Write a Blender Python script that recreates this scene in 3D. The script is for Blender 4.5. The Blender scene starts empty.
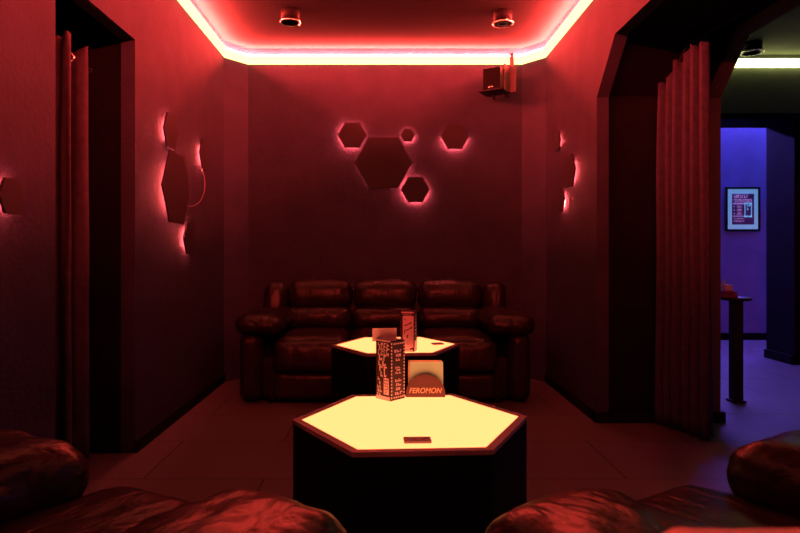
import bpy, bmesh, math, random
from mathutils import Vector, Matrix, noise
random.seed(7)
S = bpy.context.scene
COL = S.collection
PI = math.pi

# ------------------------------------------------------------------ materials
def new_mat(name):
    m = bpy.data.materials.new(name); m.use_nodes = True
    nt = m.node_tree; nt.nodes.clear()
    out = nt.nodes.new('ShaderNodeOutputMaterial')
    return m, nt, out

def N(nt, kind, **kw):
    n = nt.nodes.new(kind)
    for k, v in kw.items():
        if k in n.inputs: n.inputs[k].default_value = v
        else: setattr(n, k, v)
    return n

def pbr(name, col, rough=.6, var=.15, nscale=8, bump=.0, bscale=60, metallic=0, spec=.5, coat=0):
    m, nt, out = new_mat(name)
    b = N(nt, 'ShaderNodeBsdfPrincipled', Roughness=rough, Metallic=metallic)
    b.inputs['Specular IOR Level'].default_value = spec
    b.inputs['Coat Weight'].default_value = coat
    tc = N(nt, 'ShaderNodeTexCoord')
    nz = N(nt, 'ShaderNodeTexNoise', Scale=nscale, Detail=5)
    nt.links.new(tc.outputs['Object'], nz.inputs['Vector'])
    rp = N(nt, 'ShaderNodeValToRGB')
    rp.color_ramp.elements[0].color = tuple(c*(1-var) for c in col)+(1,)
    rp.color_ramp.elements[1].color = tuple(min(1, c*(1+var)) for c in col)+(1,)
    rp.color_ramp.elements[0].position = .3; rp.color_ramp.elements[1].position = .7
    nt.links.new(nz.outputs['Fac'], rp.inputs['Fac'])
    nt.links.new(rp.outputs['Color'], b.inputs['Base Color'])
    if bump:
        n2 = N(nt, 'ShaderNodeTexNoise', Scale=bscale, Detail=6)
        nt.links.new(tc.outputs['Object'], n2.inputs['Vector'])
        bp = N(nt, 'ShaderNodeBump', Strength=bump, Distance=.01)
        nt.links.new(n2.outputs['Fac'], bp.inputs['Height'])
        nt.links.new(bp.outputs['Normal'], b.inputs['Normal'])
    nt.links.new(b.outputs['BSDF'], out.inputs['Surface'])
    return m

def emit(name, col, strength):
    m, nt, out = new_mat(name)
    e = N(nt, 'ShaderNodeEmission', Strength=strength)
    e.inputs['Color'].default_value = tuple(col)+(1,)
    nt.links.new(e.outputs['Emission'], out.inputs['Surface'])
    return m

def leather_mat(name, col, rough=.36, spec=.2, wr=.38):
    m, nt, out = new_mat(name)
    b = N(nt, 'ShaderNodeBsdfPrincipled', Roughness=rough)
    b.inputs['Base Color'].default_value = tuple(col)+(1,)
    b.inputs['Specular IOR Level'].default_value = spec
    tc = N(nt, 'ShaderNodeTexCoord')
    mp = N(nt, 'ShaderNodeMapping'); mp.inputs['Scale'].default_value = (16, 6, 5)
    nt.links.new(tc.outputs['Object'], mp.inputs['Vector'])
    n1 = N(nt, 'ShaderNodeTexNoise', Scale=1.0, Detail=3, Distortion=1.2)
    nt.links.new(mp.outputs['Vector'], n1.inputs['Vector'])
    n2 = N(nt, 'ShaderNodeTexNoise', Scale=38, Detail=4)
    nt.links.new(tc.outputs['Object'], n2.inputs['Vector'])
    n3 = N(nt, 'ShaderNodeTexVoronoi', Scale=230)
    nt.links.new(tc.outputs['Object'], n3.inputs['Vector'])
    b1 = N(nt, 'ShaderNodeBump', Strength=wr, Distance=.02)
    nt.links.new(n1.outputs['Fac'], b1.inputs['Height'])
    b2 = N(nt, 'ShaderNodeBump', Strength=.25, Distance=.006)
    nt.links.new(n2.outputs['Fac'], b2.inputs['Height'])
    nt.links.new(b1.outputs['Normal'], b2.inputs['Normal'])
    b3 = N(nt, 'ShaderNodeBump', Strength=.12, Distance=.002)
    nt.links.new(n3.outputs['Distance'], b3.inputs['Height'])
    nt.links.new(b2.outputs['Normal'], b3.inputs['Normal'])
    nt.links.new(b3.outputs['Normal'], b.inputs['Normal'])
    nt.links.new(b.outputs['BSDF'], out.inputs['Surface'])
    return m

def floor_mat():
    m, nt, out = new_mat('floor_tiles')
    b = N(nt, 'ShaderNodeBsdfPrincipled')
    b.inputs['Specular IOR Level'].default_value = .2
    tc = N(nt, 'ShaderNodeTexCoord')
    br = N(nt, 'ShaderNodeTexBrick', Scale=1.0)
    br.inputs['Brick Width'].default_value = 1.2
    br.inputs['Row Height'].default_value = .6
    br.inputs['Mortar Size'].default_value = .005
    br.inputs['Mortar Smooth'].default_value = .3
    br.inputs['Color1'].default_value = FLOOR_A
    br.inputs['Color2'].default_value = FLOOR_B
    br.inputs['Mortar'].default_value = (.010, .009, .010, 1)
    nt.links.new(tc.outputs['Object'], br.inputs['Vector'])
    nz = N(nt, 'ShaderNodeTexNoise', Scale=3.5, Detail=6)
    nt.links.new(tc.outputs['Object'], nz.inputs['Vector'])
    mx = N(nt, 'ShaderNodeMixRGB', blend_type='MULTIPLY'); mx.inputs['Fac'].default_value = .35
    nt.links.new(br.outputs['Color'], mx.inputs['Color1'])
    nt.links.new(nz.outputs['Fac'], mx.inputs['Color2'])
    nt.links.new(mx.outputs['Color'], b.inputs['Base Color'])
    mr = N(nt, 'ShaderNodeMapRange'); mr.inputs['To Min'].default_value = .48; mr.inputs['To Max'].default_value = .7
    nt.links.new(nz.outputs['Fac'], mr.inputs['Value'])
    nt.links.new(mr.outputs['Result'], b.inputs['Roughness'])
    bp = N(nt, 'ShaderNodeBump', Strength=.25, Distance=.004)
    inv = N(nt, 'ShaderNodeMath', operation='SUBTRACT'); inv.inputs[0].default_value = 1
    nt.links.new(br.outputs['Fac'], inv.inputs[1])
    nt.links.new(inv.outputs[0], bp.inputs['Height'])
    nt.links.new(bp.outputs['Normal'], b.inputs['Normal'])
    nt.links.new(b.outputs['BSDF'], out.inputs['Surface'])
    return m

FLOOR_A = (.112, .085, .104, 1); FLOOR_B = (.096, .072, .090, 1)
RED = (1.0, .044, .031)
M = {}
M['plaster'] = pbr('wall_plaster', (.034, .032, .056), rough=.85, var=.12, nscale=5, bump=.35, bscale=45, spec=.08)
M['ceiling'] = pbr('ceiling_paint', (.018, .019, .022), rough=.85, var=.04, nscale=3, spec=0)
M['panel'] = pbr('hex_panel_paint', (.030, .028, .036), rough=.7, var=.05, spec=.08)
M['black_paint'] = pbr('black_paint', (.006, .0055, .006), rough=.8, var=.2, spec=.05)
M['black_laminate'] = pbr('black_laminate', (.002, .002, .002), rough=.6, var=.2, spec=.05)
M['black_metal'] = pbr('black_metal', (.010, .010, .010), rough=.5, var=.2, spec=.15)
M['base'] = pbr('black_skirting', (.006, .006, .006), rough=.6, var=.2, spec=.08)
M['rim'] = pbr('table_rim', (.28, .17, .22), rough=.45, var=.15)
M['leather'] = leather_mat('dark_leather', (.016, .008, .010), .33, .24)
M['leather_chair'] = leather_mat('dark_chair_leather', (.009, .005, .007), .33, .15, .5)
M['velvet'] = pbr('curtain_cloth', (.040, .036, .062), rough=.95, var=.18, nscale=25, bump=.3, bscale=300, spec=.05)
M['velvet_left'] = pbr('vestibule_curtain_cloth', (.07, .052, .08), rough=.95, var=.18, nscale=25, bump=.3, bscale=300, spec=.05)
M['white_print'] = pbr('white_print', (.95, .62, .78), rough=.6, var=.05)
M['carton_black'] = pbr('carton_black', (.05, .02, .026), rough=.5, var=.2)
M['carton_white'] = pbr('carton_white', (.85, .52, .66), rough=.6, var=.06)
M['holder_red'] = pbr('holder_panel', (.13, .035, .05), rough=.5, var=.1)
M['paper'] = pbr('paper', (.60, .92, .80), rough=.8, var=.05)
M['acrylic_edge'] = pbr('acrylic_edge', (.8, .5, .4), rough=.4, var=.05)
M['device'] = pbr('device_plastic', (.24, .13, .18), rough=.4, var=.1)
M['speaker_side'] = pbr('speaker_side', (.07, .055, .06), rough=.5, var=.1)
M['red_pad'] = pbr('pale_padding', (.42, .25, .30), rough=.6, var=.05)
M['chrome'] = pbr('ring_metal', (.6, .58, .58), rough=.25, var=.03, metallic=1)
M['cyan_mat_glow'] = pbr('pale_mount_glow', (.70, .95, .85), rough=.8, var=.03)
b_ = M['cyan_mat_glow'].node_tree.nodes['Principled BSDF']
b_.inputs['Emission Color'].default_value = (.22, .62, 1.0, 1); b_.inputs['Emission Strength'].default_value = .34  # added glow brightens the poster mount and phone picture
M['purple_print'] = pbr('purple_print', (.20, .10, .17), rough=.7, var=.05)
M['lilac_print_glow'] = pbr('lilac_print_glow', (.95, .62, .80), rough=.7, var=.05)
b_ = M['lilac_print_glow'].node_tree.nodes['Principled BSDF']
b_.inputs['Emission Color'].default_value = (.62, .42, 1.0, 1); b_.inputs['Emission Strength'].default_value = .3  # poster lettering gets an added glow as well
M['red_card'] = pbr('red_card', (.15, .03, .03), rough=.6, var=.1)
M['cream'] = pbr('cream_plastic', (.45, .50, .32), rough=.5, var=.05)
M['other_paint'] = pbr('neighbour_plaster', (.075, .085, .052), rough=.85, var=.1, nscale=5, bump=.2, bscale=45, spec=.05)
M['blue_paint'] = pbr('corridor_plaster', (.24, .27, .48), rough=.85, var=.1, nscale=4, bump=.2, bscale=45, spec=.2)
M['led_face'] = emit('led_face', RED, 3200)
M['led_face_rear'] = emit('led_face_rear', RED, 2300)
M['led_diffuser'] = emit('led_diffuser', (1.0, .80, .28), 2.6)
M['halo'] = emit('halo_led', (1.0, .09, .08), 240)
M['halo_dim'] = emit('halo_led_dim', (1.0, .09, .08), 60)
M['table_glow'] = emit('glowing_acrylic', (1.0, .235, .075), 3.6)
M['yellow_led'] = emit('yellow_led', (1.0, .96, .42), 8)
M['blue_led'] = emit('blue_led', (.22, .13, 1.0), 620)
M['blue_led_added'] = emit('blue_led_added', (.22, .20, 1.0), 150)
M['floor'] = floor_mat()

# ------------------------------------------------------------------ mesh helpers
def link(name, bm, mat, parent=None, smooth=False, loc=None, rotz=0):
    me = bpy.data.meshes.new(name)
    bmesh.ops.recalc_face_normals(bm, faces=bm.faces)
    for f in bm.faces: f.smooth = smooth
    bm.to_mesh(me); bm.free()
    for mm in (mat if isinstance(mat, (list, tuple)) else [mat]): me.materials.append(mm)
    o = bpy.data.objects.new(name, me); COL.objects.link(o)
    if parent: o.parent = parent
    if loc: o.location = loc
    if rotz: o.rotation_euler = (0, 0, rotz)
    return o

def tag(o, label, cat, group=None, kind=None):
    o['label'] = label; o['category'] = cat
    if group: o['group'] = group
    if kind: o['kind'] = kind
    return o

def thing(name, label, cat, loc=(0, 0, 0), rotz=0, group=None):
    o = bpy.data.objects.new(name, None); COL.objects.link(o)
    o.empty_display_size = .1
    o.location = loc; o.rotation_euler = (0, 0, rotz)
    return tag(o, label, cat, group)

def struct(name, bm, mat, label=None):
    o = link(name, bm, mat); o['kind'] = 'structure'
    if label: o['label'] = label
    return o

def box(bm, x0, x1, y0, y1, z0, z1, mi=0, bev=0):
    mtx = Matrix.Translation(((x0+x1)/2, (y0+y1)/2, (z0+z1)/2)) @ Matrix.Diagonal((abs(x1-x0), abs(y1-y0), abs(z1-z0), 1))
    r = bmesh.ops.create_cube(bm, size=1, matrix=mtx)
    vs = r['verts']
    fs = {f for v in vs for f in v.link_faces}
    for f in fs: f.material_index = mi
    if bev:
        es = list({e for v in vs for e in v.link_edges})
        bmesh.ops.bevel(bm, geom=es, offset=bev, segments=2, affect='EDGES', profile=.5)
    return vs

def prism(bm, pts, axis, a0, a1, mi=0):
    """pts: 2D outline; axis: 'z' -> (x,y), 'x' -> (y,z), 'y' -> (x,z)"""
    def P(p, a):
        return {'z': (p[0], p[1], a), 'x': (a, p[0], p[1]), 'y': (p[0], a, p[1])}[axis]
    A = [bm.verts.new(P(p, a0)) for p in pts]; B = [bm.verts.new(P(p, a1)) for p in pts]
    n = len(pts)
    fs = [bm.faces.new(A[::-1]), bm.faces.new(B)]
    for i in range(n): fs.append(bm.faces.new((A[i], A[(i+1) % n], B[(i+1) % n], B[i])))
    for f in fs: f.material_index = mi
    return A, B

def cyl(bm, c, r, z0, z1, n=32, r2=None, mi=0):
    r2 = r if r2 is None else r2
    res = bmesh.ops.create_cone(bm, cap_ends=True, segments=n, radius1=r, radius2=r2, depth=z1-z0,
                                matrix=Matrix.Translation((c[0], c[1], (z0+z1)/2)))
    for v in res['verts']:
        for f in v.link_faces: f.material_index = mi

def lathe(bm, c, prof, n=32):
    rings = []
    for r, z in prof:
        rings.append([bm.verts.new((c[0]+r*math.cos(2*PI*i/n), c[1]+r*math.sin(2*PI*i/n), c[2]+z)) for i in range(n)])
    for a, b in zip(rings, rings[1:]):
        for i in range(n): bm.faces.new((a[i], a[(i+1) % n], b[(i+1) % n], b[i]))
    bm.faces.new(rings[0][::-1]); bm.faces.new(rings[-1])

def torus(bm, c, R, r, normal=(0, 0, 1), n=28, m=10):
    q = Vector((0, 0, 1)).rotation_difference(Vector(normal))
    vs = []
    for i in range(n):
        a = 2*PI*i/n; row = []
        for j in range(m):
            b = 2*PI*j/m
            p = Vector(((R+r*math.cos(b))*math.cos(a), (R+r*math.cos(b))*math.sin(a), r*math.sin(b)))
            row.append(bm.verts.new(Vector(c)+q @ p))
        vs.append(row)
    for i in range(n):
        for j in range(m):
            bm.faces.new((vs[i][j], vs[(i+1) % n][j], vs[(i+1) % n][(j+1) % m], vs[i][(j+1) % m]))

def tube(bm, pts, r, n=8):
    pts = [Vector(p) for p in pts]; rings = []
    for i, p in enumerate(pts):
        d = (pts[min(i+1, len(pts)-1)]-pts[max(i-1, 0)]).normalized()
        u = d.cross(Vector((0, 0, 1)));
        if u.length < 1e-3: u = Vector((1, 0, 0))
        u.normalize(); v = d.cross(u)
        rings.append([bm.verts.new(p+u*r*math.cos(2*PI*k/n)+v*r*math.sin(2*PI*k/n)) for k in range(n)])
    for a, b in zip(rings, rings[1:]):
        for k in range(n): bm.faces.new((a[k], a[(k+1) % n], b[(k+1) % n], b[k]))
    bm.faces.new(rings[0][::-1]); bm.faces.new(rings[-1])

def puff(bm, c, size, r, bulge=(0, 0, 0), wr=.006, seed=0, n=16, tilt=0, freq=(14, 6, 5), taper=None):
    """soft upholstered block: rounded box + bulging faces + creases; tilt about x"""
    h = [s/2 for s in size]; r = min(r, *h)
    tmp = bmesh.new()
    bmesh.ops.create_cube(tmp, size=2)
    bmesh.ops.subdivide_edges(tmp, edges=tmp.edges[:], cuts=n-1, use_grid_fill=True)
    R = Matrix.Rotation(tilt, 3, 'X')
    mp = {}
    for v in tmp.verts:
        p = v.co
        q = [p[i]*h[i] for i in range(3)]
        inn = [max(-(h[i]-r), min(h[i]-r, q[i])) for i in range(3)]
        d = Vector([q[i]-inn[i] for i in range(3)])
        nrm = d.normalized() if d.length > 1e-9 else Vector((0, 0, 0))
        w = Vector(inn)+nrm*r
        u = [w[i]/h[i] for i in range(3)]
        for i in range(3):
            j, k = (i+1) % 3, (i+2) % 3
            w[i] += bulge[i]*u[i]*max(0, 1-u[j]**2)**.7*max(0, 1-u[k]**2)**.7
        s = Vector((w[0]*freq[0], w[1]*freq[1], w[2]*freq[2]))+Vector((seed*7.3, seed*3.1, seed*1.7))
        f = noise.noise(s)+.5*noise.noise(s*2.3)
        f2 = 1-abs(noise.noise(s*1.4+Vector((3, 9, 4))))*3
        w += nrm*(wr*f - wr*.9*max(0, f2-.35))
        if taper: w[0] *= 1+taper*(w[1]/h[1])
        mp[v] = bm.verts.new(Vector(c)+R @ w)
    for f in tmp.faces: bm.faces.new([mp[v] for v in f.verts])
    tmp.free()

def hexpts(R, rot=0, c=(0, 0)):
    return [(c[0]+R*math.cos(rot+k*PI/3), c[1]+R*math.sin(rot+k*PI/3)) for k in range(6)]

# ------------------------------------------------------------------ camera
CH = 1.12
F = 605.0
cam = bpy.data.cameras.new('camera'); co = bpy.data.objects.new('camera', cam); COL.objects.link(co)
co.location = (0, 0, CH); co.rotation_euler = (PI/2, 0, 0)
cam.sensor_width = 36; cam.lens = F/800*36
cam.shift_x = 15/800; cam.shift_y = -13.5/800
cam.clip_start = .05
cam.dof.use_dof = True; cam.dof.focus_distance = 2.6; cam.dof.aperture_fstop = 5.6
S.camera = co

# ------------------------------------------------------------------ room shell
W = 1.40; YB = 5.46; YA = 5.26; XC = 1.235; ZC = 2.965; YR = -.9
bm = bmesh.new(); box(bm, -2.6, 6.6, YR-.1, 8.1, -.1, 0); struct('floor', bm, M['floor'])
bm = bmesh.new(); box(bm, -2.6, 2.23, YR-.1, 6.1, ZC, ZC+.25); struct('ceiling', bm, M['ceiling'])
# left wall with doorway
DY0, DY1, DZ = 2.57, 3.39, 2.315
bm = bmesh.new()
prism(bm, [(YR, 0), (DY0, 0), (DY0, DZ), (DY1, DZ), (DY1, 0), (YA+.3, 0), (YA+.3, ZC), (YR, ZC)], 'x', -W-.08, -W)
struct('wall_left', bm, M['plaster'])
bm = bmesh.new()   # back wall with its two chamfered corners
prism(bm, [(-W, YA), (-XC, YB), (XC, YB), (W, YA), (W, YB+.2), (-W, YB+.2)], 'z', 0, ZC)
struct('wall_back', bm, M['plaster'])
bm = bmesh.new(); box(bm, -W-.08, W+.8, YR-.1, YR, 0, ZC); struct('wall_rear', bm, M['plaster'])
# black vestibule behind the left doorway
bm = bmesh.new()
box(bm, -2.3, -W-.08, 3.40, 3.5, 0, ZC); box(bm, -2.3, -W-.08, 2.1, 2.2, 0, ZC)
box(bm, -2.4, -2.3, 2.1, 3.5, 0, ZC)
struct('wall_vestibule', bm, M['black_paint'])
bm = bmesh.new(); box(bm, -2.3, -W-.08, 3.38, 3.40, 0, .035); struct('baseboard_vestibule', bm, M['base'])
# right wall: three layers with a chamfered opening, core painted black in place of shade
def arch(y1, zt, ych, zch, y0=1.1):
    return [(YR, 0), (y0, 0), (y0, zch), (y0+.3, zt), (ych, zt), (y1, zch), (y1, 0)]
bm = bmesh.new()
prism(bm, arch(4.0, 2.455, 3.68, 2.15)+[(YA+.3, 0), (YA+.3, ZC), (YR, ZC)], 'x', W, W+.08)
struct('wall_right', bm, M['plaster'])
bm = bmesh.new()
prism(bm, arch(4.05, 2.50, 3.71, 2.17, 1.05)+[(6.1, 0), (6.1, ZC), (YR, ZC)], 'x', W+.08, 2.15)
struct('wall_passage', bm, M['black_paint'])
bm = bmesh.new()
prism(bm, arch(4.02, 2.455, 3.70, 2.15)+[(6.1, 0), (6.1, 3.3), (YR, 3.3)], 'x', 2.15, 2.23)
struct('wall_neighbour', bm, M['other_paint'])
# skirtings
bm = bmesh.new(); box(bm, -W, -W+.012, DY1, YA, 0, .07); box(bm, -W, -W+.012, YR, DY0, 0, .07); struct('baseboard_left', bm, M['base'])
bm = bmesh.new(); box(bm, W-.012, W, 4.0, YA, 0, .07); box(bm, W-.012, 2.245, 3.985, 4.05, 0, .07); struct('baseboard_right', bm, M['base'])
bm = bmesh.new(); box(bm, -XC, XC, YB-.012, YB, 0, .07); struct('baseboard_back', bm, M['base'])
# neighbouring room + blue corridor
NZ = 3.12
bm = bmesh.new(); box(bm, 2.23, 6.6, YR-.1, 6.5, NZ, NZ+.2); struct('ceiling_neighbour', bm, M['other_paint'])
bm = bmesh.new()
prism(bm, [(2.23, 0), (2.34, 0), (2.34, 2.475), (4.12, 2.475), (4.12, 0), (6.6, 0), (6.6, NZ), (2.23, NZ)], 'y', 6.1, 6.5)
struct('wall_far', bm, M['other_paint'])
bm = bmesh.new()
prism(bm, [(2.235, 0), (2.34, 0), (2.34, 2.465), (4.10, 2.465), (4.10, 0), (4.26, 0), (4.26, 2.52), (2.235, 2.52)], 'y', 6.06, 6.505)
o = struct('trim_1', bm, M['black_paint'])
bm = bmesh.new(); box(bm, 2.0, 6.6, 7.8, 7.9, 0, NZ); struct('wall_corridor', bm, M['blue_paint'])
bm = bmesh.new(); box(bm, 2.0, 6.6, 7.785, 7.8, 0, .09); struct('baseboard_corridor', bm, M['base'])
bm = bmesh.new(); box(bm, 2.0, 6.6, 6.5, 7.9, NZ, NZ+.1); struct('ceiling_corridor', bm, M['blue_paint'])
bm = bmesh.new(); box(bm, 6.5, 6.6, YR, 7.9, 0, NZ); struct('wall_outer', bm, M['blue_paint'])
bm = bmesh.new(); box(bm, 4.07, 4.12, 6.06, 6.5, 0, .09); struct('baseboard_far', bm, M['base'])
bm = bmesh.new(); box(bm, 1.9, 2.0, 6.5, 7.9, 0, NZ); struct('wall_corridor_end', bm, M['blue_paint'])
bm = bmesh.new(); box(bm, 2.23, 6.6, YR-.1, YR, 0, NZ); struct('wall_neighbour_rear', bm, M['other_paint'])

# ------------------------------------------------------------------ LED strip round the ceiling
def sweep_strip(bm, path, prof, mats):
    """path: 2D plan polyline on the wall, room on its left side ; prof: (inward, z) closed profile; mats per profile edge"""
    P = [Vector(p) for p in path]; rings = []
    for i, p in enumerate(P):
        ns = []
        if i > 0: d = (P[i]-P[i-1]).normalized(); ns.append(Vector((-d.y, d.x)))
        if i < len(P)-1: d = (P[i+1]-P[i]).normalized(); ns.append(Vector((-d.y, d.x)))
        n = sum(ns, Vector((0, 0))).normalized(); n = n/max(.3, n.dot(ns[0]))
        rings.append([bm.verts.new((p.x+n.x*a, p.y+n.y*a, z)) for a, z in prof])
    k = len(prof)
    for a, b in zip(rings, rings[1:]):
        for j in range(k):
            f = bm.faces.new((a[j], a[(j+1) % k], b[(j+1) % k], b[j])); f.material_index = mats[j]
    for r in (rings[0], rings[-1]):
        bm.faces.new(r).material_index = 2
ZL = 2.82
bm = bmesh.new()
sweep_strip(bm, [(-W+.002, YR+.002), (W-.002, YR+.002), (W-.002, YA-.001), (XC-.001, YB-.002), (-XC+.001, YB-.002), (-W+.002, YA-.001), (-W+.002, YR+.03)],
            [(0, ZL), (.03, ZL), (.03, ZL+.066), (0, ZL+.086)], [1, 1, 0, 2])
for f in bm.faces:
    if f.material_index == 0 and f.calc_center_median().y < YR+.1: f.material_index = 3
o = link('led_strip_light', bm, [M['led_face'], M['led_diffuser'], M['black_metal'], M['led_face_rear']])
tag(o, 'glowing yellow-white light strip running round the top of the red walls', 'light strip')

bm = bmesh.new()
sweep_strip(bm, [(6.5, 6.1), (2.23, 6.1)], [(0, 2.99), (.04, 2.99), (.04, 3.05), (0, 3.08)], [0, 0, 0, 1])
for f in bm.faces:
    if f.material_index == 2: f.material_index = 1
o = link('led_strip_light', bm, [M['yellow_led'], M['black_metal']])
tag(o, 'pale yellow light strip above the corridor opening in the next room', 'light strip')

bm = bmesh.new(); box(bm, 2.0, 6.5, 7.778, 7.80, 3.04, 3.07)
o = link('led_strip_light', bm, M['blue_led']); tag(o, 'blue light strip at the top of the violet corridor wall', 'light strip')
bm = bmesh.new(); box(bm, 6.45, 6.5, 3.2, 3.4, 2.95, 3.01)  # unseen blue strip, added for highlights on the right armchair
o = link('led_strip_light', bm, M['blue_led_added']); tag(o, 'added unseen short blue strip for highlights, on the outer wall of the next room', 'light strip')

# ------------------------------------------------------------------ ceiling downlights
def downlight(x, y, z, h, r, label, ins=True):
    t = thing('ceiling_downlight', label, 'ceiling light', (x, y, z), 0, 'round ceiling downlights')
    bm = bmesh.new(); lathe(bm, (0, 0, 0), [(r*.80, 0), (r*.86, -.01), (r*.86, -h+.012), (r*.8, -h+.012)]); link('housing', bm, M['black_laminate'], t, True)
    bm = bmesh.new(); torus(bm, (0, 0, -h+.008), r*.91, r*.085, n=40); link('trim_ring', bm, M['chrome'], t, True)
    bm = bmesh.new(); lathe(bm, (0, 0, 0), [(r*.84, -h+.012), (r*.84, -h+.006), (r*.5, -h+.006), (r*.42, -h+.012)]); link('lens', bm, M['black_laminate'], t, True)
    if ins:
        bm = bmesh.new(); torus(bm, (0, 0, -h+.006), r*.45, r*.06, n=32); link('inner_ring', bm, M['chrome'], t, True)
downlight(-.72, 4.595, ZC, .10, .08, 'plain dark ceiling downlight above the left half of the sofa', False)
downlight(.90, 4.62, ZC, .10, .08, 'ceiling downlight with inner ring, near the corner speaker')
downlight(3.49, 5.75, NZ, .10, .10, 'black ceiling downlight in the next room by the yellow light strip', False)

# ------------------------------------------------------------------ hexagon wall lights
def hexlight(frame, u, v, R, sides, label, off=.022, th=.012, tilt=0):
    """frame: 'back' | 'left' | 'right'; sides: {side: bright?}"""
    if frame == 'back': loc = (u, YB, v); rot = 0
    elif frame == 'left': loc = (-W, u, v); rot = PI/2
    else: loc = (W, u, v); rot = -PI/2
    if frame != 'back': u *= .973; v = CH+(v-CH)*.973; loc = (loc[0], u, v)
    t = thing('hexagon_wall_light', label, 'wall light', loc, rot, 'hexagon wall lights')
    bm = bmesh.new(); prism(bm, hexpts(R, tilt), 'y', -off-th, -off); link('panel', bm, M['panel'], t)
    bm = bmesh.new(); prism(bm, hexpts(R*.35, tilt), 'y', -off, 0); mo = link('mount', bm, M['black_paint'], t)
    P = hexpts(R*(.90 if frame == 'back' else .58), tilt)
    for s, br in sides.items():
        a = Vector((P[s][0], 0, P[s][1])); b = Vector((P[(s+1) % 6][0], 0, P[(s+1) % 6][1]))
        d = b-a; a2 = a+d*.04; b2 = b-d*.04; nrm = Vector(((a+b).x, 0, (a+b).z)).normalized()
        bm = bmesh.new()
        q = [a2, b2, b2-nrm*.006, a2-nrm*.006]
        A = [bm.verts.new((p.x, -off+.001, p.z)) for p in q]; B = [bm.verts.new((p.x, -.006, p.z)) for p in q]
        bm.faces.new(A); bm.faces.new(B[::-1])
        for i in range(4): bm.faces.new((A[i], A[(i+1) % 4], B[(i+1) % 4], B[i]))
        link('glow_strip', bm, M['halo'] if br else M['halo_dim'], mo)
    return t
kx = YB/F
def bk(px, py): return (px-385)*kx*.994, CH+(253-py)*kx*.994
hexlight('back', *bk(352.2, 135), .131, {1: 0, 2: 1, 3: 1, 4: 1, 5: 0, 0: 0}, 'small hexagon light touching the upper left of the large hexagon on the back wall')
hexlight('back', *bk(383.5, 162.6), .262, {0: 0, 1: 0, 2: 0, 3: 0, 5: 1}, 'large hexagon light in the middle of the back wall', off=.016)
hexlight('back', *bk(407.8, 135), .066, {0: 0, 1: 0, 2: 0, 3: 0, 4: 1, 5: 1}, 'tiny hexagon light at the upper right of the large hexagon on the back wall', off=.018)
hexlight('back', *bk(415.4, 189.6), .131, {0: 0, 1: 0, 2: 1, 3: 1, 4: 1, 5: 1}, 'small hexagon light touching the lower right of the large hexagon on the back wall')
hexlight('back', *bk(455, 136.5), .128, {3: 1, 4: 1, 5: 1}, 'separate hexagon light lit only along its bottom, right end of the back wall')
ALLS = {i: 1 for i in range(6)}
hexlight('left', 4.07, 1.553, .263, ALLS, 'large hexagon light on the left wall', off=.03)
hexlight('left', 3.985, 1.92, .126, {1: 1, 2: 1, 3: 1}, 'small hexagon light above the large one on the left wall', off=.02)
hexlight('left', 4.74, 1.89, .131, {2: 1, 3: 1, 4: 1}, 'small hexagon light on the left wall nearest the back corner', off=.02)
hexlight('left', 4.37, 1.225, .128, {1: 1, 2: 1, 3: 1, 4: 1}, 'small hexagon light below the large one on the left wall', off=.02)
hexlight('left', 2.285, 1.335, .075, {1: 1, 2: 1, 3: 1, 4: 1}, 'tiny hexagon light alone on the left wall on the near side of the doorway', off=.02)
hexlight('right', 4.98, 2.04, .085, {0: 1, 5: 1}, 'uppermost small hexagon light on the right wall', off=.013)
hexlight('right', 4.63, 1.745, .14, {0: 1, 5: 1, 4: 1}, 'largest hexagon light on the right wall beside the opening', off=.02)
hexlight('right', 4.87, 1.545, .11, {0: 1, 5: 1, 4: 1}, 'lowest hexagon light on the right wall', off=.02)
bm = bmesh.new()
cpts = []
for i in range(13):
    s = i/12; cpts.append((-W+.003+.075*math.sin(s*PI), 4.60-.52*s**1.3, 1.76-.30*s-.16*math.sin(s*PI)*s))
tube(bm, cpts, .002); o = link('cable', bm, M['device']); tag(o, 'thin cable hanging in front of the large hexagon on the left wall', 'cable')

# ------------------------------------------------------------------ corner speaker
t = thing('wall_speaker', 'small black speaker on a bracket in the upper right back corner', 'speaker', (.954, 5.25, 2.615), math.radians(-33))
bm = bmesh.new(); box(bm, -.08, .08, -.07, .07, -.09, .095, bev=.005); link('cabinet', bm, M['speaker_side'], t)
bm = bmesh.new(); box(bm, -.078, .078, -.075, -.0695, -.088, .093); gr = link('grille', bm, M['black_laminate'], t)
bm = bmesh.new(); box(bm, -.03, .01, -.078, -.075, -.07, -.062); link('badge', bm, M['chrome'], gr)
bm = bmesh.new(); box(bm, -.115, .10, -.10, .10, -.106, -.094, bev=.003); link('shelf', bm, M['black_metal'], t)
bm = bmesh.new(); box(bm, .088, .098, -.02, .10, -.094, .13); link('side_bracket', bm, M['speaker_side'], t)
bm = bmesh.new(); box(bm, .084, .155, .09, .10, -.094, .11); box(bm, .10, .135, .0905, .0995, .10, .245); link('wall_plate', bm, M['speaker_side'], t)
for k in (0, 1):
    bm = bmesh.new(); torus(bm, (-.02+.09*k, .02+.03*k, -.128), .02, .008, (1, 0, 0)); link('clamp_knob', bm, M['black_metal'], t, True)
bm = bmesh.new(); tube(bm, [(.10, .03, -.10), (.09, .07, -.14), (.10, .10, -.12), (.12, .105, -.02)], .006); link('wire', bm, M['black_metal'], t, True)

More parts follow.
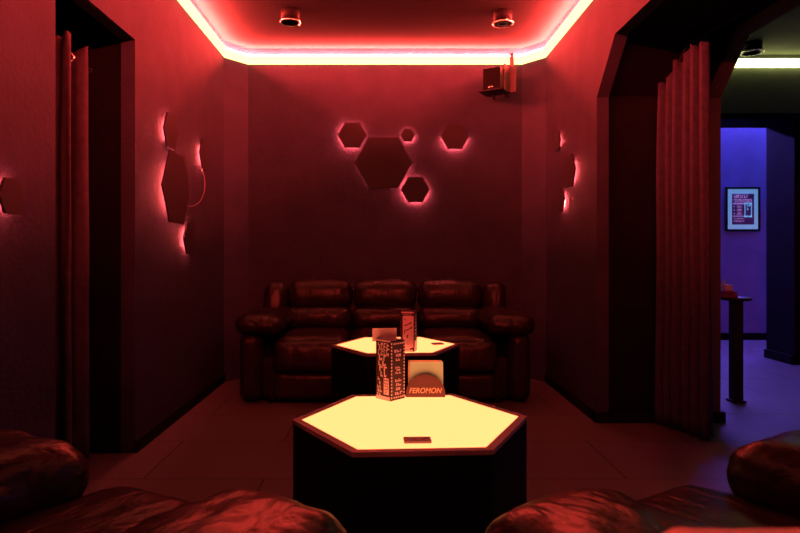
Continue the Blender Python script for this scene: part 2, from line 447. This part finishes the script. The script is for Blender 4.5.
# ------------------------------------------------------------------ curtains
def curtain_mesh(path, ztop, zbot, folds, amp, nz=26, spread=1.15, seed=0):
    """sheet along a plan path with sinusoidal folds"""
    bm = bmesh.new(); n = folds*10+1
    P = [Vector(p) for p in path]
    L = [0]
    for a, b in zip(P, P[1:]): L.append(L[-1]+(b-a).length)
    def at(s):
        s *= L[-1]
        for i in range(len(P)-1):
            if s <= L[i+1] or i == len(P)-2:
                f = (s-L[i])/(L[i+1]-L[i]); d = (P[i+1]-P[i]).normalized()
                return P[i].lerp(P[i+1], f), d
    rows = []
    ph = [random.random()*.8 for _ in range(folds+2)]
    for i in range(n):
        s = i/(n-1); p, d = at(s); nn = Vector((-d.y, d.x))
        k = s*folds; fi = int(k); a = amp*(.7+.5*ph[min(fi, folds)])
        row = []
        zt = ztop(s) + (.018*math.sin(k*2*PI*1.5+seed)+.012*random.random())
        for j in range(nz+1):
            f = j/nz; z = zt+(zbot-zt)*f
            w = a*math.sin(k*2*PI)+a*.35*math.sin(k*4*PI+1.3+f*2+seed)
            w *= .6+.6*f
            mid, _ = at(.5); q = mid+(p-mid)*(1+(spread-1)*f)
            q = q+nn*(w+.012*noise.noise(Vector((s*5, f*3, seed))))
            row.append(bm.verts.new((q.x, q.y, z)))
        rows.append(row)
    for a, b in zip(rows, rows[1:]):
        for j in range(nz): bm.faces.new((a[j], a[j+1], b[j+1], b[j]))
    bmesh.ops.recalc_face_normals(bm, faces=bm.faces)
    bmesh.ops.solidify(bm, geom=bm.faces[:], thickness=.004)
    return bm
t = thing('curtain', 'heavy gathered curtain hanging in the right-hand opening', 'curtain', (0, 0, 0), 0, 'curtains')
def ztop(s): return 2.17+min(1, s/.75)*.235
bm = curtain_mesh([(1.81, 4.0), (1.86, 3.82), (1.925, 3.60)], ztop, .012, 6, .056, seed=1, spread=1.12)
link('cloth', bm, M['velvet'], t, True)
bm = bmesh.new(); tube(bm, [(1.82, 4.04, 2.12), (1.84, 3.95, 2.20), (1.86, 3.72, 2.40), (1.90, 3.58, 2.42), (1.95, 3.2, 2.42)], .008)
link('curtain_rail', bm, M['black_metal'], t, True)

t = thing('curtain', 'taller front curtain fold hanging just inside the left doorway', 'curtain', (0, 0, 0), 0, 'curtains')
bm = curtain_mesh([(-1.80, 3.02), (-1.70, 3.10), (-1.585, 3.06)], lambda s: 2.215, .012, 2, .022, seed=3, spread=1.05)
link('cloth', bm, M['velvet_left'], t, True)
bm = bmesh.new(); torus(bm, (-1.635, 3.13, 2.135), .022, .006, (.5, -1, 0)); link('ring', bm, M['chrome'], t, True)
t = thing('curtain', 'rear curtain fold hanging behind the other one in the left doorway', 'curtain', (0, 0, 0), 0, 'curtains')
bm = curtain_mesh([(-1.84, 3.26), (-1.73, 3.30), (-1.605, 3.27)], lambda s: 2.215, .012, 1, .018, seed=5, spread=1.04)
link('cloth', bm, M['velvet_left'], t, True)
bm = bmesh.new(); torus(bm, (-1.615, 3.31, 2.12), .010, .003, (.5, -1, 0)); link('ring', bm, M['black_metal'], t, True)

# ------------------------------------------------------------------ leather sofa + armchairs
def recliner(t, n, sw=.545, seed=0, leg_out=0, lift=0, pad=.135):
    """front is local -y, origin on the floor at the centre"""
    half = n*sw/2; L = M['leather'] if n > 1 else M['leather_chair']
    bm = bmesh.new(); box(bm, -half-.10, half+.10, -.40, .44, .03, .34, bev=.03); box(bm, -half-.06, half+.06, .30, .44, .3, .82, bev=.03)
    link('frame', bm, L, t, True)
    for k in range(n):
        x = -half+sw*(k+.5); q = seed+k
        bm = bmesh.new(); puff(bm, (x, -.12-leg_out/2, .395+lift), (sw-.004, .70+leg_out, .19), .075, (.0, 0, .028), .007, q, n=20, freq=(6, 14, 6)); link('seat_cushion', bm, L, t, True)
        bm = bmesh.new(); puff(bm, (x, -.44-leg_out, .355+lift), (sw-.006, .12, .235), .055, (0, .012, 0), .005, q+10, tilt=math.radians(-6)); link('footrest', bm, L, t, True)
        bm = bmesh.new(); puff(bm, (x, -.415-leg_out, .135), (sw-.006, .10, .20), .04, (0, .008, 0), .004, q+20, tilt=math.radians(-4)); link('front_panel', bm, L, t, True)
        bm = bmesh.new(); puff(bm, (x, .265, .765), (sw-.006, .25, .235), .09, (0, .03, .02), .009, q+30, tilt=math.radians(-8), freq=(17, 6, 5)); link('head_pillow', bm, L, t, True)
        bm = bmesh.new(); puff(bm, (x, .185, .575), (sw-.006, .24, .19), .08, (0, .035, 0), .008, q+40, tilt=math.radians(-8), freq=(12, 6, 9)); link('lumbar_pillow', bm, L, t, True)
    for s in (-1, 1):
        q = seed+50+s
        bm = bmesh.new(); puff(bm, (s*(half+.095), .24, .67), (.19, .30, .40), .08, (.01, .03, .01), .007, q+2, tilt=math.radians(-8)); link('wing', bm, L, t, True)
        bm = bmesh.new(); puff(bm, (s*(half+.175), -.02, .275), (.155, .88, .50), .06, (.012, .01, 0), .004, q+4, n=18); link('arm', bm, L, t, True)
        bm = bmesh.new(); puff(bm, (s*(half+.105), -.145, .588), (.335, .72, pad), pad*.49, (.01, .02, .025), .008, q+6, n=24, freq=(8, 8, 6)); link('arm_pad', bm, L, t, True)
        for yy in (-.36, .36):
            bm = bmesh.new(); cyl(bm, (s*(half+.02), yy), .03, 0, .05, 16, .025); link('foot', bm, M['black_metal'], t, True)
sofa = thing('leather_sofa', 'dark leather three-seat recliner sofa against the back wall', 'sofa', (0, 4.91, 0))
recliner(sofa, 3, .55, 1)
ch = thing('leather_armchair', 'dark leather armchair cropped at the lower left corner, turned towards the front table', 'armchair', (-.75, .90, 0), math.radians(150), 'leather armchairs in the foreground')
recliner(ch, 1, .545, 70, .14, .06, .17)
ch = thing('leather_armchair', 'dark leather armchair with blue highlights cropped at the lower right corner', 'armchair', (.862, .90, 0), math.radians(210), 'leather armchairs in the foreground')
recliner(ch, 1, .545, 90, .14, .06, .17)

# ------------------------------------------------------------------ hexagonal glowing tables
TZ = .56
def hextable(x, y, R, rot, label):
    t = thing('hexagonal_table', label, 'table', (x, y, 0), rot, 'hexagonal glowing tables')
    bm = bmesh.new(); prism(bm, hexpts(R*.995), 'z', 0, TZ-.014); link('body', bm, M['black_laminate'], t)
    bm = bmesh.new()
    o_, i_ = hexpts(R), hexpts(R*.925)
    for z0, z1 in ((TZ-.014, TZ),):
        vs = [[bm.verts.new((p[0], p[1], z)) for p in pts] for pts, z in ((o_, z0), (o_, z1), (i_, z1), (i_, z0))]
        for a in range(4):
            A, B = vs[a], vs[(a+1) % 4]
            for k in range(6): bm.faces.new((A[k], A[(k+1) % 6], B[(k+1) % 6], B[k]))
    link('rim', bm, M['rim'], t)
    bm = bmesh.new(); prism(bm, hexpts(R*.923), 'z', TZ-.013, TZ-.001); link('glowing_top', bm, M['table_glow'], t)
    return t
hextable(.089, 2.055, .400, math.radians(3.2), 'near hexagonal table with glowing yellow top, holding the sign and a tall carton')
hextable(.066, 3.71, .395, math.radians(3.2), 'far hexagonal table with glowing yellow top, standing in front of the sofa')

# ------------------------------------------------------------------ things on the tables
def glyphs(bm, w, h, rows, seed, cell, vertical=False, fill=.55, x0=0, z0=0, y=-.0006):
    """blocks of illegible printed strokes in the plane y, centred at (x0,z0)"""
    rnd = random.Random(seed)
    rh = h/rows
    for r in range(rows):
        zc = z0+h/2-rh*(r+.5); x = x0-w/2+rnd.random()*cell
        while x < x0+w/2-cell*.6:
            cw = cell*(.5+.5*rnd.random()); chh = rh*fill
            k = rnd.random(); xe = min(x+cw, x0+w/2)
            tt = min(cw, chh)*.36
            box(bm, x, x+tt, y-.0006, y, zc-chh/2, zc+chh/2)
            if k < .6: box(bm, x, xe, y-.0006, y, zc+chh/2-tt, zc+chh/2)
            if k > .3: box(bm, x, xe, y-.0006, y, zc-chh/2, zc-chh/2+tt)
            if .2 < k < .8: box(bm, xe-tt, xe, y-.0006, y, zc-chh/2, zc+(chh/2 if k < .5 else 0))
            x += cw+cell*.3

BODY = {}
def carton(x, y, rot, w, h, label, style):
    t = thing('carton', label, 'carton', (x, y, TZ), rot, 'tall printed cartons')
    a = w/2
    bm = bmesh.new()
    for (x0, x1, y0, y1) in ((-a, a, -a, -a+.003), (-a, a, a-.003, a), (-a, -a+.003, -a, a), (a-.003, a, -a, a)): box(bm, x0, x1, y0, y1, 0, h)
    box(bm, -a, a, -a, a, 0, .003)
    bo = link('body', bm, M['carton_black'], t); BODY[t.name] = bo
    bm = bmesh.new(); box(bm, -a+.0035, a-.0035, -a+.0035, a-.0035, .0035, h-.022); link('contents', bm, M['carton_white'], t)
    return t
cw = .079
ct = carton(.021, 2.338, math.radians(45), cw, .222, 'tall open carton with dotted border and raised flap, on the near table', 0)
def face(parent, name, side, build, mat):
    """side 0: local -y face; 1: local +x face; 2: local -x face"""
    bm = bmesh.new(); build(bm)
    R = {0: 0, 1: PI/2, 2: -PI/2}[side]
    bmesh.ops.transform(bm, matrix=Matrix.Rotation(R, 4, 'Z') @ Matrix.Translation((0, -cw/2, 0)), verts=bm.verts)
    return link(name, bm, mat, BODY[parent.name])
# after the 45 degree turn: local -y faces right-front, local -x faces left-front
def right_face(bm):
    for k in range(17):
        z = .008+k*.0128
        for x in (-.0345, .0345): box(bm, x-.0026, x+.0026, -.0012, -.0001, z, z+.0066)
    for k in range(5):
        x = -.0225+k*.0112
        for z in (.212, .008): box(bm, x, x+.006, -.0012, -.0001, z, z+.005)
    glyphs(bm, .046, .050, 3, 3, .014, z0=.170, fill=.62)
    glyphs(bm, .032, .030, 3, 4, .010, z0=.113, fill=.7)
    glyphs(bm, .048, .066, 4, 5, .015, z0=.050, fill=.65)
face(ct, 'dotted_lettering', 0, right_face, M['white_print'])
def left_face(bm):
    glyphs(bm, .070, .050, 4, 11, .015, z0=.193, fill=.9)
    glyphs(bm, .066, .082, 4, 12, .022, z0=.128, fill=.92)
    box(bm, .004, .030, -.0012, -.0001, .022, .084)
    glyphs(bm, .024, .075, 5, 13, .012, x0=-.02, z0=.048, fill=.75)
    box(bm, -.036, .036, -.0012, -.0001, .002, .014)
face(ct, 'block_lettering', 2, left_face, M['white_print'])
def left_dark(bm):
    glyphs(bm, .022, .058, 5, 14, .010, x0=.017, z0=.053, fill=.6, y=-.0012)
face(ct, 'dark_lettering', 2, left_dark, M['carton_black'])
bm = bmesh.new()   # raised flap, turned to the viewer
box(bm, -.047, .047, -.001, .001, -.004, .046)
bmesh.ops.transform(bm, matrix=Matrix.Translation((-.009, .024, .222)) @ Matrix.Rotation(math.radians(-40), 4, 'Z'), verts=bm.verts)
link('open_flap', bm, M['carton_white'], ct)
bm = bmesh.new()
for sx in (-1, 1):
    box(bm, sx*.0385-.001, sx*.0385+.001, -.038, .038, .2225, .227)
link('top_edge', bm, M['carton_white'], ct)

c2 = carton(.137, 3.475, math.radians(-14), cw, .228, 'tall carton with black script on a pale front, on the far table', 1)
def c2_front(bm):
    box(bm, -.027, .036, -.001, -.0001, .004, .202)
    box(bm, -.036, .036, -.001, -.0001, .218, .226)
face(c2, 'pale_label', 0, c2_front, M['white_print'])
def stroke(bm, pts, wd, y=-.0016):
    for (ax, az), (bx, bz) in zip(pts, pts[1:]):
        d = Vector((bx-ax, bz-az)); n = Vector((-d.y, d.x)).normalized()*wd/2; e = d.normalized()*wd*.3
        q = [(ax+n.x-e.x, az+n.y-e.y), (ax-n.x-e.x, az-n.y-e.y), (bx-n.x+e.x, bz-n.y+e.y), (bx+n.x+e.x, bz+n.y+e.y)]
        prism(bm, q, 'y', y, y+.0005)
def c2_script(bm):
    stroke(bm, [(-.016, .146), (.008, .156), (.022, .168), (.020, .160)], .005)
    stroke(bm, [(-.018, .102), (-.016, .118), (.008, .126), (.024, .140), (.024, .132)], .005)
    stroke(bm, [(-.004, .082), (.004, .095), (-.002, .088), (.002, .078)], .0045)
    stroke(bm, [(-.018, .186), (-.010, .180)], .004)
    stroke(bm, [(.0, .045), (.005, .042)], .004)
    stroke(bm, [(.014, .012), (.032, .020), (.034, .008)], .007)
    stroke(bm, [(-.012, .012), (.006, .010)], .003)
face(c2, 'black_lettering', 0, c2_script, M['carton_black'])
def c2_band(bm):
    glyphs(bm, .06, .010, 1, 33, .012, z0=.210, fill=.7)
face(c2, 'band_lettering', 0, c2_band, M['white_print'])
def c2_side(bm):
    glyphs(bm, .05, .12, 6, 34, .014, z0=.15, fill=.55)
    box(bm, -.036, .036, -.001, -.0001, .004, .06)
face(c2, 'side_lettering', 1, c2_side, M['white_print'])
def c2_left(bm): box(bm, -.037, .037, -.001, -.0001, .004, .2)
face(c2, 'pale_side', 2, c2_left, M['acrylic_edge'])

# napkin holder with its sign front
hx, hy = .105, 2.352
nh = thing('napkin_holder', 'small holder with a dark half-round front reading FEROMON, on the near table', 'napkin holder', (hx, hy, TZ))
nh.location.x = (425.5-385)/F*hy
bm = bmesh.new()
R = .0765; pts = [(-R, 0), (R, 0)]+[(R*math.cos(PI*k/28), .012+R*math.sin(PI*k/28)) for k in range(29)]
prism(bm, pts, 'y', -.003, 0); fp = link('front_panel', bm, M['holder_red'], nh)
bm = bmesh.new(); box(bm, -.0765, .0765, 0, .042, 0, .004); link('base', bm, M['holder_red'], nh)
bm = bmesh.new(); prism(bm, [(-.0665, .004), (.070, .004), (.070, .132), (.063, .139), (-.0665, .139)], 'y', .016, .020); link('back_panel', bm, M['paper'], nh)
bm = bmesh.new(); box(bm, -.0672, -.0600, .0145, .0215, .004, .1395); box(bm, -.0672, .0630, .0145, .0215, .1335, .1400); link('edge_trim', bm, M['acrylic_edge'], nh)
cu = bpy.data.curves.new('sign_text', 'FONT'); cu.body = 'FEROMON'; cu.size = .0285; cu.shear = .25; cu.offset = .0006
cu.align_x = 'CENTER'; cu.extrude = .0005; cu.space_character = 1.02
tmp = bpy.data.objects.new('sign_text_tmp', cu); COL.objects.link(tmp)
bpy.context.view_layer.update()
me = bpy.data.meshes.new_from_object(tmp.evaluated_get(bpy.context.evaluated_depsgraph_get()))
bpy.data.objects.remove(tmp)
xs = [v.co.x for v in me.vertices]; sx = .128/(max(xs)-min(xs)); mid = (max(xs)+min(xs))/2
for v in me.vertices:
    x, y, z = v.co; v.co = ((x-mid)*sx, -.0035-z, .0165+y)
me.materials.clear(); me.materials.append(M['acrylic_edge'])
o = bpy.data.objects.new('lettering', me); COL.objects.link(o); o.parent = fp

def remote(x, y, rot, w, d, h, label, marks=True):
    t = thing('remote_control', label, 'remote control', (x, y, TZ), rot, 'remote controls on the tables')
    bm = bmesh.new(); box(bm, -w/2, w/2, -d/2, d/2, 0, h, bev=.003); bd = link('body', bm, M['device'], t)
    if marks:
        for k, (bx, bw) in enumerate(((-.022, .010), (.002, .005), (.022, .012))):
            bm = bmesh.new(); box(bm, bx-bw/2, bx+bw/2, -.005, .005, h-.001, h+.0012); link('button', bm, M['acrylic_edge'] if k == 0 else M['rim'], t)
remote(.096, 1.795, math.radians(2), .082, .040, .010, 'small dark remote with buttons near the front edge of the near table')
remote(.322, 3.705, math.radians(18), .070, .045, .009, 'small dark remote lying at the right end of the far table', False)

# ------------------------------------------------------------------ next room: stand, things on it, framed poster, bar stool
st = thing('pedestal_stand', 'narrow black pedestal stand with round top, beyond the curtain', 'stand', (2.64, 4.55, 0))
bm = bmesh.new(); box(bm, -.036, .036, -.036, .036, 0, .765, bev=.004); link('post', bm, M['black_metal'], st)
bm = bmesh.new(); lathe(bm, (0, 0, .765), [(.10, 0), (.105, .006), (.105, .016), (.10, .022)], 40); link('top', bm, M['black_metal'], st, True)
bm = bmesh.new(); box(bm, -.05, .05, -.05, .05, 0, .02, bev=.004); link('foot', bm, M['black_metal'], st)
bm = bmesh.new(); box(bm, -.07, .045, -.035, .035, 0, .024, bev=.003); box(bm, -.065, .04, -.033, .033, .026, .048, bev=.003)
o = link('red_box', bm, M['red_card'], None, loc=(2.59, 4.55, .7875)); tag(o, 'flat dark red box lying on the black pedestal stand', 'box')
bm = bmesh.new(); box(bm, -.035, .033, -.028, .028, 0, .046, bev=.006); box(bm, -.035, -.012, -.014, .014, .044, .062, bev=.004); box(bm, -.024, -.016, -.006, .006, .060, .085, bev=.002)
o = link('cream_dispenser', bm, M['cream'], None, loc=(2.57, 4.55, .8365)); tag(o, 'small cream object on top of the red box on the stand', 'container')

px0, px1, pz0, pz1 = 4.375, 4.82, 1.40, 1.967
po = thing('framed_poster', 'poster with pale border and added glow in a black frame on the violet corridor wall', 'poster', ((px0+px1)/2, 7.8, pz0))
hw = (px1-px0)/2; H = pz1-pz0; fr = .026
bm = bmesh.new()
box(bm, -hw, hw, -.035, 0, 0, fr); box(bm, -hw, hw, -.035, 0, H-fr, H); box(bm, -hw, -hw+fr, -.035, 0, fr, H-fr); box(bm, hw-fr, hw, -.035, 0, fr, H-fr)
link('frame', bm, M['black_metal'], po)
bm = bmesh.new(); box(bm, -hw+fr, hw-fr, -.022, -.002, fr, H-fr); mb = link('mount_board', bm, M['cyan_mat_glow'], po)
bm = bmesh.new(); box(bm, -hw+.085, hw-.075, -.024, -.0215, .085, H-.085); link('print', bm, M['purple_print'], mb)
bm = bmesh.new(); Y = -.0245
xa, xb, za, zb = -hw+.095, hw-.085, .095, H-.095
glyphs(bm, .20, .042, 1, 50, .026, x0=xa+.105, z0=zb-.022, fill=.95, y=Y)
glyphs(bm, .24, .018, 1, 51, .014, x0=0, z0=zb-.066, fill=.8, y=Y)
glyphs(bm, .24, .018, 1, 52, .014, x0=.005, z0=zb-.086, fill=.9, y=Y)
box(bm, xa, xa+.15, Y-.001, Y, zb-.125, zb-.108)
for k in range(3):
    glyphs(bm, .07, .03, 2, 60+k, .012, x0=xa+.085, z0=zb-.155-k*.045, fill=.6, y=Y)
    box(bm, xa+.012, xa+.024, Y-.001, Y, zb-.162-k*.045, zb-.148-k*.045)
box(bm, xa, xa+.15, Y-.001, Y, za+.094, za+.104)
glyphs(bm, .14, .016, 1, 70, .012, x0=xa+.08, z0=za+.068, fill=.7, y=Y)
glyphs(bm, .15, .022, 1, 71, .012, x0=xa+.085, z0=za+.034, fill=.8, y=Y)
link('print_lettering', bm, M['lilac_print_glow'], mb)
bm = bmesh.new()
gx0, gx1, gz0, gz1 = xb-.115, xb-.02, za+.085, zb-.105
for a in ((gx0, gx1, gz0, gz0+.02), (gx0, gx1, gz1-.014, gz1), (gx0, gx0+.011, gz0, gz1), (gx1-.011, gx1, gz0, gz1)): box(bm, a[0], a[1], Y-.002, Y, a[2], a[3])
for k in range(9):
    a = random.Random(k); x = gx0+.02+a.random()*.05; z = gz1-.10+a.random()*.075; box(bm, x, x+.012, Y-.0015, Y, z, z+.014)
link('phone_picture', bm, M['cyan_mat_glow'], mb)

# padded stool right under the camera: only the top edge of its back shows
sl = thing('padded_stool', 'blurred red padded seat back along the bottom edge at the right', 'stool', (.272, .40, 0))
bm = bmesh.new(); puff(bm, (0, .03, .8348), (.15, .05, .17), .018, (0, .004, 0), .001, 5, n=10); link('backrest', bm, M['red_pad'], sl, True)
bm = bmesh.new(); puff(bm, (0, -.12, .62), (.22, .26, .07), .03, (0, 0, .01), .001, 6, n=10); link('seat', bm, M['leather'], sl, True)
bm = bmesh.new(); box(bm, -.06, -.045, .02, .035, .6, .78); box(bm, .045, .06, .02, .035, .6, .78); link('back_frame', bm, M['black_metal'], sl)
for sx in (-1, 1):
    for sy in (-.22, -.01):
        bm = bmesh.new(); box(bm, sx*.085-.011, sx*.085+.011, sy-.011, sy+.011, 0, .6); link('leg', bm, M['black_metal'], sl)

# ------------------------------------------------------------------ world + view
w = bpy.data.worlds.new('world'); S.world = w; w.use_nodes = True
w.node_tree.nodes['Background'].inputs['Color'].default_value = (0, 0, 0, 1)
w.node_tree.nodes['Background'].inputs['Strength'].default_value = 0
vs = S.view_settings
vs.view_transform = 'Standard'; vs.look = 'None'; vs.gamma = 1; vs.use_curve_mapping = False
vs.exposure = 0
S.cycles.max_bounces = 6
S.cycles.sample_clamp_indirect = 4
